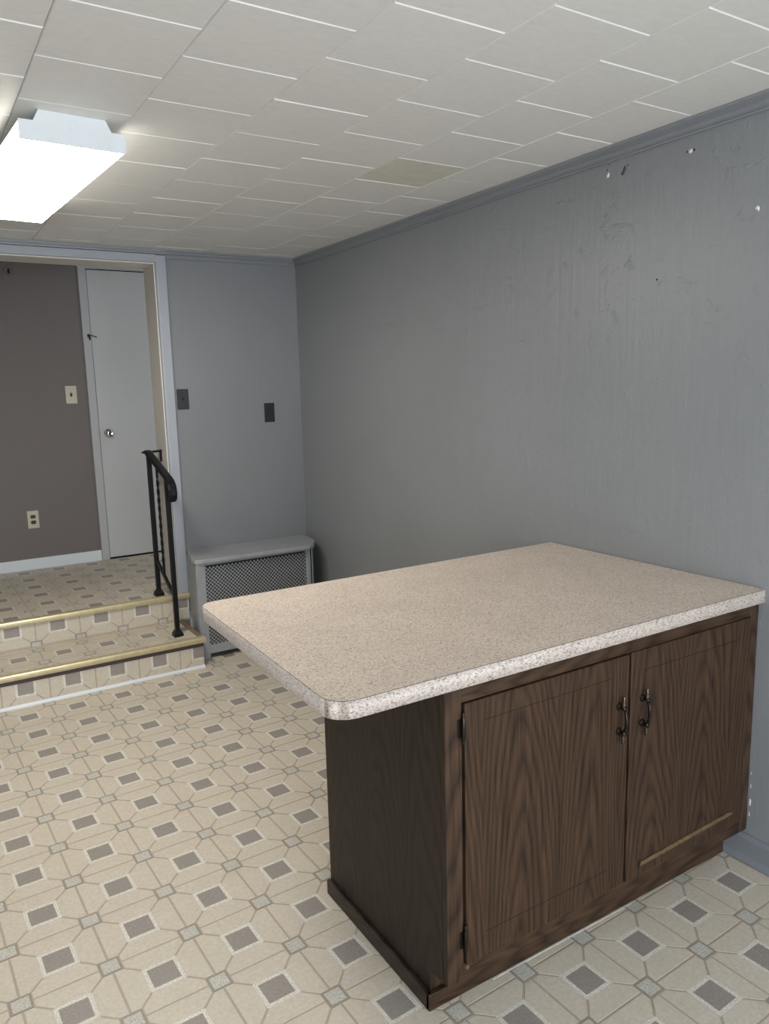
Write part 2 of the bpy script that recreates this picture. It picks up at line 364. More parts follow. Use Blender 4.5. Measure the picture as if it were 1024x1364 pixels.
def ring(h0, h1):
    q0, q1 = square(h0), square(h1)
    return [[q0[k], q0[(k+1) % 4], q1[(k+1) % 4], q1[k]] for k in range(4)]
def pieces(P):
    """name -> (centre in cell units, rotation, [(polygon, material)]) ; taupe square at the cell corner"""
    gp = 0.0033; dk, db_, sm, so = 0.163*P, 0.213*P, 0.098*P, 0.123*P
    acc = [(square(dk), 0)] + [(q, 1) for q in ring(db_, dk)]
    ins = [(square(sm), 2)] + [(q, 3) for q in ring(so, sm)]
    b = db_ - gp + 0.0003
    half = [(P/2-so, P/2), (-(P/2-so), P/2), (-(P/2-so), P/2-so), (-b, b), (b, b), (P/2-so, P/2-so)]
    half = inset(half, gp)
    out = [('accent_tile', (0, 0), 0, acc), ('inset_tile', (0.5, 0.5), 0, ins)]
    for k in range(4): out.append(('field_tile', (0, 0), k, [(half, 4)]))
    return out
VM = [M['accent'], M['border'], M['inset'], M['outline'], M['field']]
MESHC = {}
def solid(bm, polys, M4=None):
    for poly, mi in polys:
        if len(poly) < 3: continue
        lo = [Vector((x, y, 0)) for x, y in poly]; hi = [Vector((x, y, EM)) for x, y in poly]
        if M4 is not None: lo = [M4 @ v for v in lo]; hi = [M4 @ v for v in hi]
        a = [bm.verts.new(v) for v in lo]; b = [bm.verts.new(v) for v in hi]
        bm.faces.new(b).material_index = mi
        for i in range(len(a)): bm.faces.new((a[i-1], a[i], b[i], b[i-1])).material_index = mi
def patch(parent, O, U, V, P, ang, rect, cap=300, PV=None):
    O, U, V = Vector(O), Vector(U), Vector(V); Nn = U.cross(V); ca, sa = math.cos(ang), math.sin(ang); PV = PV or P
    R = max(abs(c) for c in rect)*1.1 + 0.3; n = int(R/P) + 2
    items = {}
    for name, (cu, cv), k, polys in pieces(P):
        for i in range(-n, n+1):
            for j in range(-n, n+1):
                x, y = (i+cu)*P, (j+cv)*PV; u, v = x*ca - y*sa, x*sa + y*ca
                if u < rect[0]-P or u > rect[1]+P or v < rect[2]-P or v > rect[3]+P: continue
                c2, s2 = ca, sa; ck, sk = (1, 0, -1, 0)[k], (0, 1, 0, -1)[k]
                loc = []; cut = False; area = 0
                for poly, mi in polys:
                    pk = [(px*ck-py*sk, (px*sk+py*ck)*PV/P) for px, py in poly]; g_ = [(u+px*c2-py*s2, v+px*s2+py*c2) for px, py in pk]
                    q = clip(g_, rect)
                    if q != g_ and (len(q) != len(g_) or any(abs(s[0]-t[0])+abs(s[1]-t[1]) > 1e-7 for s, t in zip(q, g_))): cut = True
                    if len(q) >= 3 and abs(parea(q)) > 2e-6:
                        area += abs(parea(q)); loc.append(([((s-u)*c2+(t-v)*s2, -(s-u)*s2+(t-v)*c2) for s, t in q], mi))
                if not loc or area < 2e-5: continue
                ctr = O + U*u + V*v + ((U*(-sk)+V*ck)*(0.35*P) if name == 'field_tile' else Vector((0, 0, 0)))
                pr = project(ctr); score = 0.0
                if pr and -40 < pr[0] < IW+40 and -40 < pr[1] < IH+40:
                    score = area*abs((CAM-ctr).normalized().dot(Nn))/pr[2]**2
                Mx = Matrix((U*c2+V*s2, U*(-s2)+V*c2, Nn)).transposed().to_4x4(); Mx.translation = O + U*u + V*v
                items.setdefault(name, []).append((score, Mx, loc, cut, k))
    rest = bmesh.new()
    for name, lst in items.items():
        lst.sort(key=lambda q: -q[0])
        for idx, (score, Mx, loc, cut, k) in enumerate(lst):
            if idx >= cap or score <= 0: solid(rest, loc, Mx); continue
            key = (name, round(P, 4), round(PV, 4), k)
            if cut or key not in MESHC:
                bm = bmesh.new(); solid(bm, loc); me = bpy.data.meshes.new(name); bm.to_mesh(me); bm.free()
                for m in VM: me.materials.append(m)
                if not cut: MESHC[key] = me
            else: me = MESHC[key]
            o = bpy.data.objects.new(name, me); C.objects.link(o)
            L = Mx.copy(); L.translation = Mx.translation - org(parent); o.parent = parent; o.matrix_basis = L
    if len(rest.verts):
        tag(finish('vinyl_pattern', rest, VM, parent), None, None, None, 'stuff')
    else: rest.free()
PV_ = 0.22256
YS1, YS2, XE = 4.035, 4.4185, -0.8666
patch(floor, (-1.9375, 1.8609, -EM), (1, 0, 0), (0, 1, 0), PV_, 0.03796, (LEFT_X+1.9375, 1.9375-0.0, REAR_Y-1.8609, YB-1.8609))
patch(lf, (-1.334, 4.715, Z2-EM), (1, 0, 0), (0, 1, 0), PV_, 0.02, (-1.2, XJ+1.334-0.009, 4.436-4.715, YB+WT-4.715))

patch(lf, (-1.334, 4.715, Z2-EM), (1, 0, 0), (0, 1, 0), PV_, 0.02, (-2.1, 1.75, YB+WT-4.715, YL-4.715))

# ------------------------------------------------------------------ steps up to the landing
st = thing('entry_steps', 'two low vinyl covered steps with gold nosings up to the landing', 'steps', (-2.1, 4.2, 0))
mbox('step_body', (XOL, YS1, 0.0), (XE, YS2, Z1-0.007), M['underlay'], st)
tr1 = mbox('tread', (XOL, YS1-0.004, Z1-0.006), (XE, YS2-0.002, Z1-EM), M['floor_base'], st)
patch(tr1, (-1.112, 4.243, Z1-EM), (1, 0, 0), (0, 1, 0), PV_, 0.0, (-1.44, XE+1.112-0.022, YS1+0.012-4.243, YS2-0.004-4.243))
ri1 = mbox('riser', (XOL, YS1-0.008, 0.0), (XE+0.001, YS1, Z1-0.030), M['floor_base'], st)
patch(ri1, (-1.112, YS1-0.008, 0.096), (1, 0, 0), (0, 0, 1), PV_, 0.0, (-1.44, XE+1.112, -0.085, Z1-0.031-0.096))
ri2 = mbox('riser', (XOL, YS2-0.006, Z1), (XCO-0.008, YS2, Z2-0.022), M['floor_base'], st)
patch(ri2, (-1.092, YS2-0.006, 0.282), (1, 0, 0), (0, 0, 1), 0.2305, 0.0, (-1.45, XCO-0.01+1.092, Z1+0.004-0.282, Z2-0.022-0.282), PV=0.2030)
def nosing(name, x0, x1, y, z, label):
    bm = bmesh.new(); prof = [(0.021, 0.0035), (0.0, 0.0045), (-0.016, 0.003), (-0.0205, -0.003), (-0.021, -0.014), (-0.0185, -0.026), (-0.015, -0.027), (-0.013, -0.012), (-0.010, -0.0012), (0.021, -0.0008)]
    A = [bm.verts.new((x0, y+a, z+b)) for a, b in prof]; B = [bm.verts.new((x1, y+a, z+b)) for a, b in prof]; n = len(prof)
    for i in range(n): bm.faces.new((A[i-1], A[i], B[i], B[i-1]))
    bm.faces.new(A); bm.faces.new(list(reversed(B))); bmesh.ops.recalc_face_normals(bm, faces=bm.faces)
    o = finish(name, bm, M['gold'], st); o['label'] = label
    return o
n1 = nosing('nosing', XOL, XE+0.012, YS1-0.004, Z1, 'gold metal nosing on the lower step')
n2 = nosing('nosing', XOL, XCO-0.004, YS2, Z2, 'gold metal nosing at the landing edge')
for (nz, y, z) in ((n1, YS1-0.004, Z1), (n2, YS2, Z2)):
    x = -1.95
    while x < -0.9:
        bm = bmesh.new(); lathe(bm, (x, y+0.012, z+0.0038), (0, 0, 1), [(0.0035, 0), (0.0035, 0.001), (0.001, 0.0016)], 8)
        finish('screw', bm, M['brownw'], nz); x += 0.155
mbox('tread_end_strip', (XE-0.022, YS1+0.026, Z1-0.001), (XE+0.006, YS2-0.008, Z1+0.006), M['brownw'], st, 0.002)
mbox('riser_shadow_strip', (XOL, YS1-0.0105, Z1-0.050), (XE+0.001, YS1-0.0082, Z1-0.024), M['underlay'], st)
bm = bmesh.new(); r_ = 0.014
pts = [(YS1-0.008, 0.0)] + [(YS1-0.008-r_*math.cos(t), r_*math.sin(t)) for t in [k*math.pi/10 for k in range(6)]]
A = [bm.verts.new((XOL, a, b)) for a, b in pts]; B = [bm.verts.new((XE+0.002, a, b)) for a, b in pts]
for i in range(len(pts)): bm.faces.new((A[i-1], A[i], B[i], B[i-1]))
bm.faces.new(A); bm.faces.new(list(reversed(B))); bmesh.ops.recalc_face_normals(bm, faces=bm.faces)
o = finish('base_moulding', bm, M['white'], st); o['label'] = 'white quarter round along the floor'
mbox('step_end_panel', (XE, YS1+0.0, 0.0), (XE+0.004, YS2, Z1-0.004), M['underlay'], st)

# ------------------------------------------------------------------ mouldings and casings
def crown_prof(): return [(0.0, -0.047), (0.010, -0.047), (0.0115, -0.044), (0.0105, -0.0405), (0.006, -0.0395), (0.0065, -0.036), (0.009, -0.030), (0.014, -0.025), (0.0205, -0.0225), (0.0205, -0.0195), (0.017, -0.018), (0.019, -0.012), (0.026, -0.009), (0.028, -0.006), (0.028, -0.0005), (0.0, -0.0005)]
def strip(name, A0, A1, prof_a, prof_b, m):
    bm = bmesh.new(); A = [bm.verts.new(v) for v in prof_a]; B = [bm.verts.new(v) for v in prof_b]; n = len(A)
    for i in range(n): bm.faces.new((A[i-1], A[i], B[i], B[i-1]))
    bm.faces.new(A); bm.faces.new(list(reversed(B))); bmesh.ops.recalc_face_normals(bm, faces=bm.faces)
    return struct(finish(name, bm, m))
pr = crown_prof()
tag(strip('trim_1', None, None, [(-d, REAR_Y, ZC+z) for d, z in pr], [(-d, YB-d, ZC+z) for d, z in pr], M['crown']), 'blue-grey crown moulding along the long wall')
tag(strip('trim_2', None, None, [(-d, YB-d, ZC+z) for d, z in pr], [(XCO+0.001, YB-d, ZC+z) for d, z in pr], M['crown']), 'blue-grey crown moulding on the end wall beside the opening')
pr2 = [(0.0, -0.026), (0.020, -0.026), (0.022, -0.018), (0.026, -0.014), (0.027, -0.0005), (0.0, -0.0005)]
tag(strip('trim_3', None, None, [(LEFT_X, YB-d, ZC+z) for d, z in pr2], [(XCO, YB-d, ZC+z) for d, z in pr2], M['crown']), 'thin blue-grey strip above the opening')
tag(struct(mbox('trim_4', (XOL, YB-0.016, ZH), (XJ+0.004, YB+0.001, ZC-0.027), M['casing'], None, 0.004)), 'pale blue-grey head casing over the opening')
tag(struct(mbox('trim_5', (XJ, YB-0.019, Z2), (XCO, YB+0.001, ZC-0.030), M['casing'], None, 0.007, 3)), 'pale blue-grey side casing of the opening')
tag(struct(mbox('trim_6', (XJ-0.008, YB-0.004, Z2), (XJ, YB+WT+0.004, ZH-0.008), M['jamb'], None, 0.002)), 'beige jamb lining of the opening')
tag(struct(mbox('trim_7', (XOL, YB-0.004, ZH-0.008), (XJ, YB+WT+0.004, ZH), M['jamb'], None, 0.002)), 'beige head lining of the opening')
def base_profile(x0, h, t): return [(0, 0), (t+0.010, 0), (t+0.010, 0.006), (t+0.006, 0.014), (t, 0.022), (t, h-0.012), (t-0.004, h-0.004), (t-0.009, h), (0, h)]
bp = base_profile(0, 0.090, 0.013)
tag(strip('baseboard_right', None, None, [(-d, REAR_Y, z+0.0005) for d, z in bp], [(-d, 1.392, z+0.0005) for d, z in bp], M['base_r']), 'blue-grey baseboard running up to the cabinet')
tag(strip('baseboard_right', None, None, [(-d, 1.95, z+0.0005) for d, z in bp], [(-d, YB, z+0.0005) for d, z in bp], M['base_r']), 'blue-grey baseboard between the cabinet and the end wall')
tag(struct(mbox('baseboard_landing', (LEFT_X, YL-0.012, Z2), (-1.043, YL, Z2+0.078), M['white'], None, 0.003)), 'white baseboard along the taupe landing wall')
# door on the landing
DX0, DX1, DZ1 = -0.988, -0.205, 2.375
for n_, lo, hi, lb in (('trim_8', (DX0-0.054, YL-0.016, Z2), (DX0, YL+0.002, DZ1+0.056), 'grey white casing at the knob side of the landing door'),
                       ('trim_9', (DX1, YL-0.016, Z2), (DX1+0.054, YL+0.002, DZ1+0.056), 'grey white casing at the hinge side of the landing door'),
                       ('trim_10', (DX0, YL-0.016, DZ1), (DX1, YL+0.002, DZ1+0.056), 'grey white head casing over the landing door')):
    tag(struct(mbox(n_, lo, hi, M['dcasing'], None, 0.003)), lb)
dr = struct(mbox('door_1', (DX0+0.004, YL-0.006, Z2+0.014), (DX1-0.004, YL+0.004, DZ1-0.006), M['door'], None, 0.002)); tag(dr, 'plain white slab door on the landing with a chrome knob')
mbox('door_gap', (DX0, YL-0.003, Z2), (DX1, YL+0.0005, DZ1), M['dark'], dr)
bm = bmesh.new(); lathe(bm, (-0.923, YL-0.006, 1.246), (0, -1, 0), [(0.032, 0), (0.032, 0.003), (0.027, 0.007), (0.012, 0.009), (0.011, 0.026), (0.018, 0.032), (0.0265, 0.040), (0.0275, 0.050), (0.024, 0.058), (0.014, 0.062), (0.011, 0.0605), (0.001, 0.0605)], 28)
kn = finish('knob', bm, M['chrome'], dr, True); kn['label'] = 'round chrome door knob'
hk = thing('hook_latch', 'small dark hook latch on the landing door casing', 'latch', (-1.004, YL-0.018, 1.915))
bm = bmesh.new(); lathe(bm, (-1.004, YL-0.016, 1.925), (0, -1, 0), [(0.011, 0), (0.011, 0.003), (0.004, 0.005), (0.004, 0.012), (0.001, 0.013)], 14); finish('eye_plate', bm, M['bronze'], hk)
bm = bmesh.new(); tube(bm, [(-1.004, YL-0.025, 1.925), (-0.985, YL-0.028, 1.926), (-0.966, YL-0.026, 1.918), (-0.952, YL-0.022, 1.914)], 0.0035, 8); finish('hook', bm, M['bronze'], hk)
bm = bmesh.new(); tube(bm, [(-1.003, YL-0.024, 1.925), (-1.001, YL-0.026, 1.908), (-0.999, YL-0.022, 1.893)], [0.007, 0.006, 0.004], 8); finish('swivel', bm, M['bronze'], hk)

# ------------------------------------------------------------------ switches and outlets
def plate_thing(name, label, cat, cx, y, z0, z1, wd, mplate, kind, mfit, group=None):
    t = thing(name, label, cat, (cx, y, z0))
    mbox('plate', (cx-wd/2, y-0.006, z0), (cx+wd/2, y, z1), mplate, t, 0.0022)
    zc = (z0+z1)/2
    if kind == 'switch':
        mbox('toggle_slot', (cx-0.007, y-0.0068, zc-0.013), (cx+0.007, y-0.005, zc+0.013), mfit, t)
        bm = bmesh.new(); box(bm, (cx-0.0045, y-0.020, zc-0.004), (cx+0.0045, y-0.005, zc+0.008), 0.002); finish('toggle', bm, mfit, t)
        sz = (zc-0.030, zc+0.030)
    else:
        for dz in (-0.0195, 0.0195):
            bm = bmesh.new(); pts = []
            for k in range(20):
                a = 2*math.pi*k/20; pts.append((0.0172*math.cos(a), max(-0.0125, min(0.0125, 0.0172*math.sin(a)))))
            A = [bm.verts.new((cx+a, y-0.0085, zc+dz+b)) for a, b in pts]; B = [bm.verts.new((cx+a, y-0.004, zc+dz+b)) for a, b in pts]
            bm.faces.new(A); 
            for k in range(20): bm.faces.new((A[k-1], A[k], B[k], B[k-1]))
            bmesh.ops.recalc_face_normals(bm, faces=bm.faces); rc = finish('receptacle', bm, mfit, t)
            for dx in (-0.0055, 0.0055): mbox('slot', (cx+dx-0.001, y-0.0089, zc+dz-0.002), (cx+dx+0.001, y-0.0084, zc+dz+0.006), M['dark'], rc)
        sz = (zc,)
    for z in sz:
        bm = bmesh.new(); lathe(bm, (cx, y-0.006, z), (0, -1, 0), [(0.0035, 0), (0.003, 0.0012), (0.001, 0.0015)], 10); finish('screw', bm, mplate, t)
    return t
plate_thing('light_switch', 'dark grey switch plate on the blue-grey end wall beside the opening', 'switch', -0.759, YB, 1.425, 1.542, 0.068, M['greyplate'], 'switch', M['brownp'])
plate_thing('wall_outlet', 'dark brown duplex outlet on the blue-grey end wall above the radiator cover', 'outlet', -0.220, YB, 1.327, 1.444, 0.068, M['brownp'], 'outlet', M['brownp'])
plate_thing('light_switch', 'almond switch plate on the taupe landing wall beside the door', 'switch', -1.151, YL, 1.463, 1.585, 0.074, M['almond'], 'switch', M['greyplate'])
plate_thing('wall_outlet', 'almond outlet plate with brown sockets low on the taupe landing wall', 'outlet', -1.471, YL, 0.622, 0.744, 0.072, M['almond'], 'outlet', M['brownp'])
t = thing('clock_outlet', 'square taupe wall plate with a round recess high on the landing wall', 'wall plate', (-1.468, YL, 2.276))
mbox('plate', (-1.508, YL-0.007, 2.276), (-1.430, YL, 2.390), M['taupe'], t, 0.003)
bm = bmesh.new(); lathe(bm, (-1.468, YL-0.007, 2.334), (0, -1, 0), [(0.031, 0), (0.031, 0.004), (0.026, 0.007), (0.022, 0.004), (0.018, 0.001), (0.001, 0.001)], 26)
finish('recess_ring', bm, M['taupe'], t, True)
mbox('slot', (-1.474, YL-0.0095, 2.318), (-1.461, YL-0.0075, 2.349), M['dark'], t, 0.0006)
# chips and nail holes in the long wall
def chip(y, z, r, m, d=0.003, sy=1.0):
    bm = bmesh.new(); k = 9; pts = [(sy*r*random.uniform(0.5, 1.2)*math.cos(2*math.pi*i/k), r*random.uniform(0.6, 1.4)*math.sin(2*math.pi*i/k)) for i in range(k)]
    A = [bm.verts.new((-0.0002, y+a, z+b)) for a, b in pts]; top = bm.verts.new((-d, y, z))
    for i in range(k): bm.faces.new((A[i-1], A[i], top))
    bmesh.ops.recalc_face_normals(bm, faces=bm.faces); finish('wall_chip', bm, m, wr)
for y, z, r, m in ((1.944, 2.229, 0.008, 'chip'), (1.616, 2.223, 0.008, 'chip'), (1.384, 2.010, 0.008, 'chip'), (1.873, 2.231, 0.009, 'gouge'), (1.880, 2.220, 0.008, 'gouge'), (1.860, 2.240, 0.003, 'gouge'),
                   (1.629, 2.2235, 0.003, 'dark'), (1.950, 2.246, 0.003, 'dark'), (1.94, 2.262, 0.002, 'dark'), (1.604, 2.224, 0.004, 'dark'), (1.727, 1.855, 0.0035, 'dark'), (2.142, 1.967, 0.004, 'rad')):
    chip(y, z, r, M[m])
for z, h in ((0.16, 0.02), (0.20, 0.035), (0.255, 0.018), (0.30, 0.012), (0.86, 0.010), (0.79, 0.008)): chip(1.3050, z, h*0.42, M['chip'], 0.001, 0.28)

# ------------------------------------------------------------------ cabinet
XS, YF, YR = -1.1866, 1.3104, 1.9115
ZW = 0.9007; TW = 0.0411; ZU = ZW - TW
cb = thing('base_cabinet', 'dark walnut laminate base cabinet with two doors under the worktop', 'cabinet', (XS/2, (YF+YR)/2, 0))
ZK, YK = 0.107, 1.386
XR = -0.0115
bm = bmesh.new()     # side panel with toe notch (outline in y,z)
def yz_prism(bm, pts, x0, x1):
    A = [bm.verts.new((x0, a, b)) for a, b in pts]; B = [bm.verts.new((x1, a, b)) for a, b in pts]
    bm.faces.new(list(reversed(A))); bm.faces.new(B)
    for i in range(len(pts)): bm.faces.new((A[i-1], A[i], B[i], B[i-1]))
    bmesh.ops.recalc_face_normals(bm, faces=bm.faces)
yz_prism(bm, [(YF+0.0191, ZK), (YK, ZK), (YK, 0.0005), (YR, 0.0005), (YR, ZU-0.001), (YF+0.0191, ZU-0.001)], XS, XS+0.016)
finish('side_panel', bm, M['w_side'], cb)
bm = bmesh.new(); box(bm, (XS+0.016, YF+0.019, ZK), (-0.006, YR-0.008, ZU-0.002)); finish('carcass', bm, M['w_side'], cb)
mbox('back_panel', (XS+0.016, YR-0.008, 0.0005), (-0.006, YR, ZU-0.001), M['w_front'], cb)
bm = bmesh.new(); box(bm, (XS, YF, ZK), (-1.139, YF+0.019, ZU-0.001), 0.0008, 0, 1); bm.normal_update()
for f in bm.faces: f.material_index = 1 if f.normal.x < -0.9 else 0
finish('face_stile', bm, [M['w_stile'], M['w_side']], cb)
mbox('face_stile', (-0.043, YF, ZK), (-0.0035, YF+0.019, ZU-0.001), M['w_stile'], cb, 0.0008, 1)
mbox('face_rail', (-1.1388, YF+0.0004, 0.8185), (-0.0432, YF+0.019, ZU-0.001), M['w_rail'], cb, 0.0008, 1)
mbox('face_rail', (-1.1388, YF+0.0004, ZK), (-0.0432, YF+0.019, 0.1495), M['w_rail'], cb, 0.0008, 1)
mbox('toe_board', (XS+0.016, YK, 0.0005), (-0.012, YK+0.012, ZK), M['w_rail'], cb)
# base strips
def bstrip(lo, hi, m): return mbox('base_strip', lo, hi, m, cb, 0.003, 2)
bstrip((XS-0.013, 1.373, 0.0008), (XS, YR+0.004, 0.047), M['w_trimy'])
bstrip((XS-0.013, 1.372, 0.0008), (-0.024, YK, 0.047), M['w_rail'])
o = mbox('pale_floor_line', (-1.00, 1.3675, 0.0005), (-0.47, 1.3722, 0.0022), M['whitish'], cb); o['label'] = 'thin pale caulk line along the toe strip'  # thin pale strip laid on the floor just in front of the toe strip
# dark reveal behind the doors
mbox('door_reveal', (-1.1385, YF+0.006, 0.150), (-0.0435, YF+0.010, 0.818), M['dark'], cb)
DT = 0.006     # doors stand proud
d1 = mbox('door', (-1.1335, YF-DT, 0.1475), (-0.5835, YF+0.012, 0.8165), M['w_front'], cb, 0.0025)
d2 = mbox('door', (-0.5755, YF-DT, 0.1475), (-0.0445, YF+0.012, 0.8190), M['w_front'], cb, 0.0025)
def score(door, x0, x1, z0, z1): mbox('score_line', (x0, YF-DT-0.0004, z0), (x1, YF-DT+0.001, z1), M['dark'], door)
for d, x0, x1, zt, zb in ((d1, -1.075, -0.655, 0.764, 0.215), (d2, -0.522, -0.098, 0.760, None)):
    score(d, x0, x1, zt, zt+0.0013)
    if zb: score(d, x0, x1, zb, zb+0.0013)
bm = bmesh.new()
A = [(-0.5215, 0.1785), (-0.0985, 0.1945), (-0.0950, 0.2005), (-0.112, 0.2065), (-0.515, 0.1915), (-0.5165, 0.188)]
fa = [bm.verts.new((a, YF-DT-0.0035, b)) for a, b in A]; fb = [bm.verts.new((a, YF-DT, b)) for a, b in A]
bm.faces.new(fa)
for i in range(len(A)): bm.faces.new((fa[i-1], fa[i], fb[i], fb[i-1]))
bmesh.ops.recalc_face_normals(bm, faces=bm.faces)
o = finish('moulding_remnant', bm, M['w_raw'], d2); o['label'] = 'worn gold-brown strip left near the door bottom'
mbox('score_line', (-0.5245, YF-DT-0.0008, 0.1905), (-0.112, YF-DT+0.001, 0.1935), M['dark'], d2)
mbox('score_line', (-0.5250, YF-DT-0.0012, 0.1740), (-0.5190, YF-DT+0.001, 0.1925), M['dark'], d2)
def pull(door, x, z0, z1):
    """colonial bow pull: two turned finials joined by a bowed bar"""
    yq = YF-DT; zc = (z0+z1)/2; h = (z1-z0)/2
    bm = bmesh.new()
    tube(bm, [(x, yq-0.017, zc-h*0.50), (x, yq-0.024, zc-h*0.28), (x, yq-0.027, zc), (x, yq-0.024, zc+h*0.28), (x, yq-0.017, zc+h*0.50)], [0.0034, 0.0042, 0.0050, 0.0042, 0.0034], 10)
    for s in (-1, 1):
        lathe(bm, (x, yq, zc+s*h*0.50), (0, -1, 0), [(0.0105, 0), (0.0105, 0.003), (0.006, 0.005), (0.0055, 0.013), (0.0075, 0.016), (0.0075, 0.022), (0.003, 0.024)], 14)
    hd = finish('handle', bm, M['bronze'], door, True); hd['label'] = 'dark bronze bow pull with beaded ends'
    for s in (-1, 1):
        bm = bmesh.new(); prof = [(0.0035, 0.0), (0.0075, 0.003), (0.0040, 0.007), (0.0062, 0.011), (0.0035, 0.016), (0.0058, 0.020), (0.0030, 0.024), (0.0048, 0.028), (0.0005, 0.0325)]
        lathe(bm, (x, yq-0.016, zc+s*h*0.52), (0, 0, s), prof, 14); finish('finial', bm, M['brass_bead'], hd, True)
pull(d1, -0.620, 0.576, 0.716); pull(d2, -0.5285, 0.576, 0.718)
def hinge(door, x, z0, z1):
    bm = bmesh.new(); zc = (z0+z1)/2; h = (z1-z0)/2
    lathe(bm, (x+0.002, YF-DT-0.001, z0), (0, 0, 1), [(0.001, 0), (0.0042, 0.005), (0.0022, 0.010), (0.0046, 0.014), (0.0046, 2*h-0.014), (0.0022, 2*h-0.010), (0.0042, 2*h-0.005), (0.001, 2*h)], 12)
    hg = finish('hinge', bm, M['bronze'], door, True)
    mbox('hinge_leaf', (x-0.011, YF-0.0016, zc-h*0.55), (x+0.001, YF+0.001, zc+h*0.55), M['bronze'], hg, 0.0006, 1)
hinge(d1, -1.1405, 0.717, 0.799); hinge(d1, -1.1395, 0.177, 0.258)
bm = bmesh.new(); lathe(bm, (-1.128, YF-0.0005, 0.1375), (0, -1, 0), [(0.006, 0), (0.004, 0.002), (0.0005, 0.0025)], 9); finish('wood_plug', bm, M['w_raw'], cb)

# ------------------------------------------------------------------ worktop
P4 = {'nl': (-1.473, 1.298), 'nr': (-0.002, 1.2935), 'fr': (-0.010, 2.193), 'fl': (-1.454, 2.192)}
def outline(off=0.0):
    pts = []
    def arc(c, prev, nxt, r):
        c, a, b = Vector(c), Vector(prev), Vector(nxt); d1_ = (a-c).normalized(); d2_ = (b-c).normalized()
        p0, p1 = c + d1_*r, c + d2_*r; o_ = c + d1_*r + d2_*r
        for k in range(9):
            t = k/8*math.pi/2; pts.append(tuple(o_ - d2_*r*math.cos(t) - d1_*r*math.sin(t)))
    arc(P4['nl'], P4['fl'], P4['nr'], 0.060); pts.append(P4['nr']); pts.append(P4['fr']); arc(P4['fl'], P4['fr'], P4['nl'], 0.050)
    if parea(pts) < 0: pts.reverse()
    return inset(pts, off) if off else pts
wt = thing('worktop', 'speckled tan laminate worktop with rounded corners against the long wall', 'worktop', (-0.73, 1.745, ZU))
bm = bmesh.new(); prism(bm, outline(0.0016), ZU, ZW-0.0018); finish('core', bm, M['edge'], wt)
ol, ol2 = outline(0.0), outline(0.0016)
def band(name, i0, i1, label):
    bm = bmesh.new(); n = len(ol); idx = [(i % n) for i in range(i0, i1+1)]
    for a, b in zip(idx, idx[1:]):
        q = [(ol[a], ZU), (ol[b], ZU), (ol[b], ZW-0.0016), (ol[a], ZW-0.0016)]; q2 = [(ol2[a], ZU), (ol2[b], ZU), (ol2[b], ZW-0.0016), (ol2[a], ZW-0.0016)]
        f = [bm.verts.new((p[0], p[1], z)) for p, z in q]; g2 = [bm.verts.new((p[0], p[1], z)) for p, z in q2]
        bm.faces.new(f)
        for i in range(4): bm.faces.new((f[i-1], f[i], g2[i], g2[i-1]))
    bmesh.ops.remove_doubles(bm, verts=bm.verts, dist=1e-5); bmesh.ops.recalc_face_normals(bm, faces=bm.faces)
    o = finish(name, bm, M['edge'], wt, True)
    o['label'] = label
    return o
band('edge_band', 0, len(ol), 'speckled laminate edge band')
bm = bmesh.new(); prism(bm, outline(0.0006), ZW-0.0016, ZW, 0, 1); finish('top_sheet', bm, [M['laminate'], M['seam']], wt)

# ------------------------------------------------------------------ radiator cover
rc = thing('radiator_cover', 'grey metal radiator cover with perforated front in the corner', 'radiator cover', (-0.45, 4.28, 0))
lid = [(-0.800, 4.441), (-0.806, 4.405), (-0.858, 4.165), (-0.852, 4.128), (-0.815, 4.110), (-0.150, 4.090), (-0.115, 4.108), (-0.050, 4.225), (-0.036, 4.395), (-0.036, 4.441)]
lid = list(reversed(lid)) if parea(lid) < 0 else lid
ZR = 0.592
bm = bmesh.new(); prism(bm, lid, ZR-0.022, ZR)
bmesh.ops.bevel(bm, geom=[e for e in bm.edges if abs(e.verts[0].co.z-ZR) < 1e-6 and abs(e.verts[1].co.z-ZR) < 1e-6], offset=0.004, segments=2, profile=0.5, affect='EDGES')
finish('lid', bm, M['rad'], rc)
BF = 4.128                      # front plane of the body
def quadwall(name, a, b, z0, z1, t, m):
    a, b = Vector(a), Vector(b); d = (b-a).normalized(); nr = Vector((-d.y, d.x))*t
    bm = bmesh.new(); prism(bm, [tuple(a), tuple(b), tuple(b+nr), tuple(a+nr)], z0, z1); bmesh.ops.recalc_face_normals(bm, faces=bm.faces); return finish(name, bm, m, rc)
quadwall('side_panel', (-0.806, 4.441), (-0.845, 4.170), 0.03, ZR-0.022, 0.004, M['rad'])
quadwall('side_panel', (-0.060, 4.230), (-0.046, 4.441), 0.03, ZR-0.022, 0.004, M['rad'])
quadwall('corner_panel', (-0.128, 4.112), (-0.060, 4.230), 0.03, ZR-0.022, 0.004, M['rad'])
def post(x0, x1):
    bm = bmesh.new(); pts = [(x0, BF+0.045), (x0, BF+0.010), (x0+0.008, BF), (x1-0.004, BF), (x1, BF+0.004), (x1, BF+0.045)]
    if parea(pts) < 0: pts.reverse()
    prism(bm, pts, 0.0, ZR-0.022); bmesh.ops.recalc_face_normals(bm, faces=bm.faces); finish('corner_post', bm, M['rad'], rc)
post(-0.846, -0.792); post(-0.160, -0.130)
mbox('front_rail', (-0.792, BF+0.002, ZR-0.040), (-0.160, BF+0.014, ZR-0.022), M['rad'], rc)
mbox('front_rail', (-0.792, BF+0.002, 0.030), (-0.160, BF+0.014, 0.082), M['rad'], rc, 0.002)
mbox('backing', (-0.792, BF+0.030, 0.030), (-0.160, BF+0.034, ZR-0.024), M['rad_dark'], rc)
mbox('foot', (-0.600, BF+0.010, 0.0), (-0.585, BF+0.030, 0.032), M['rad'], rc)
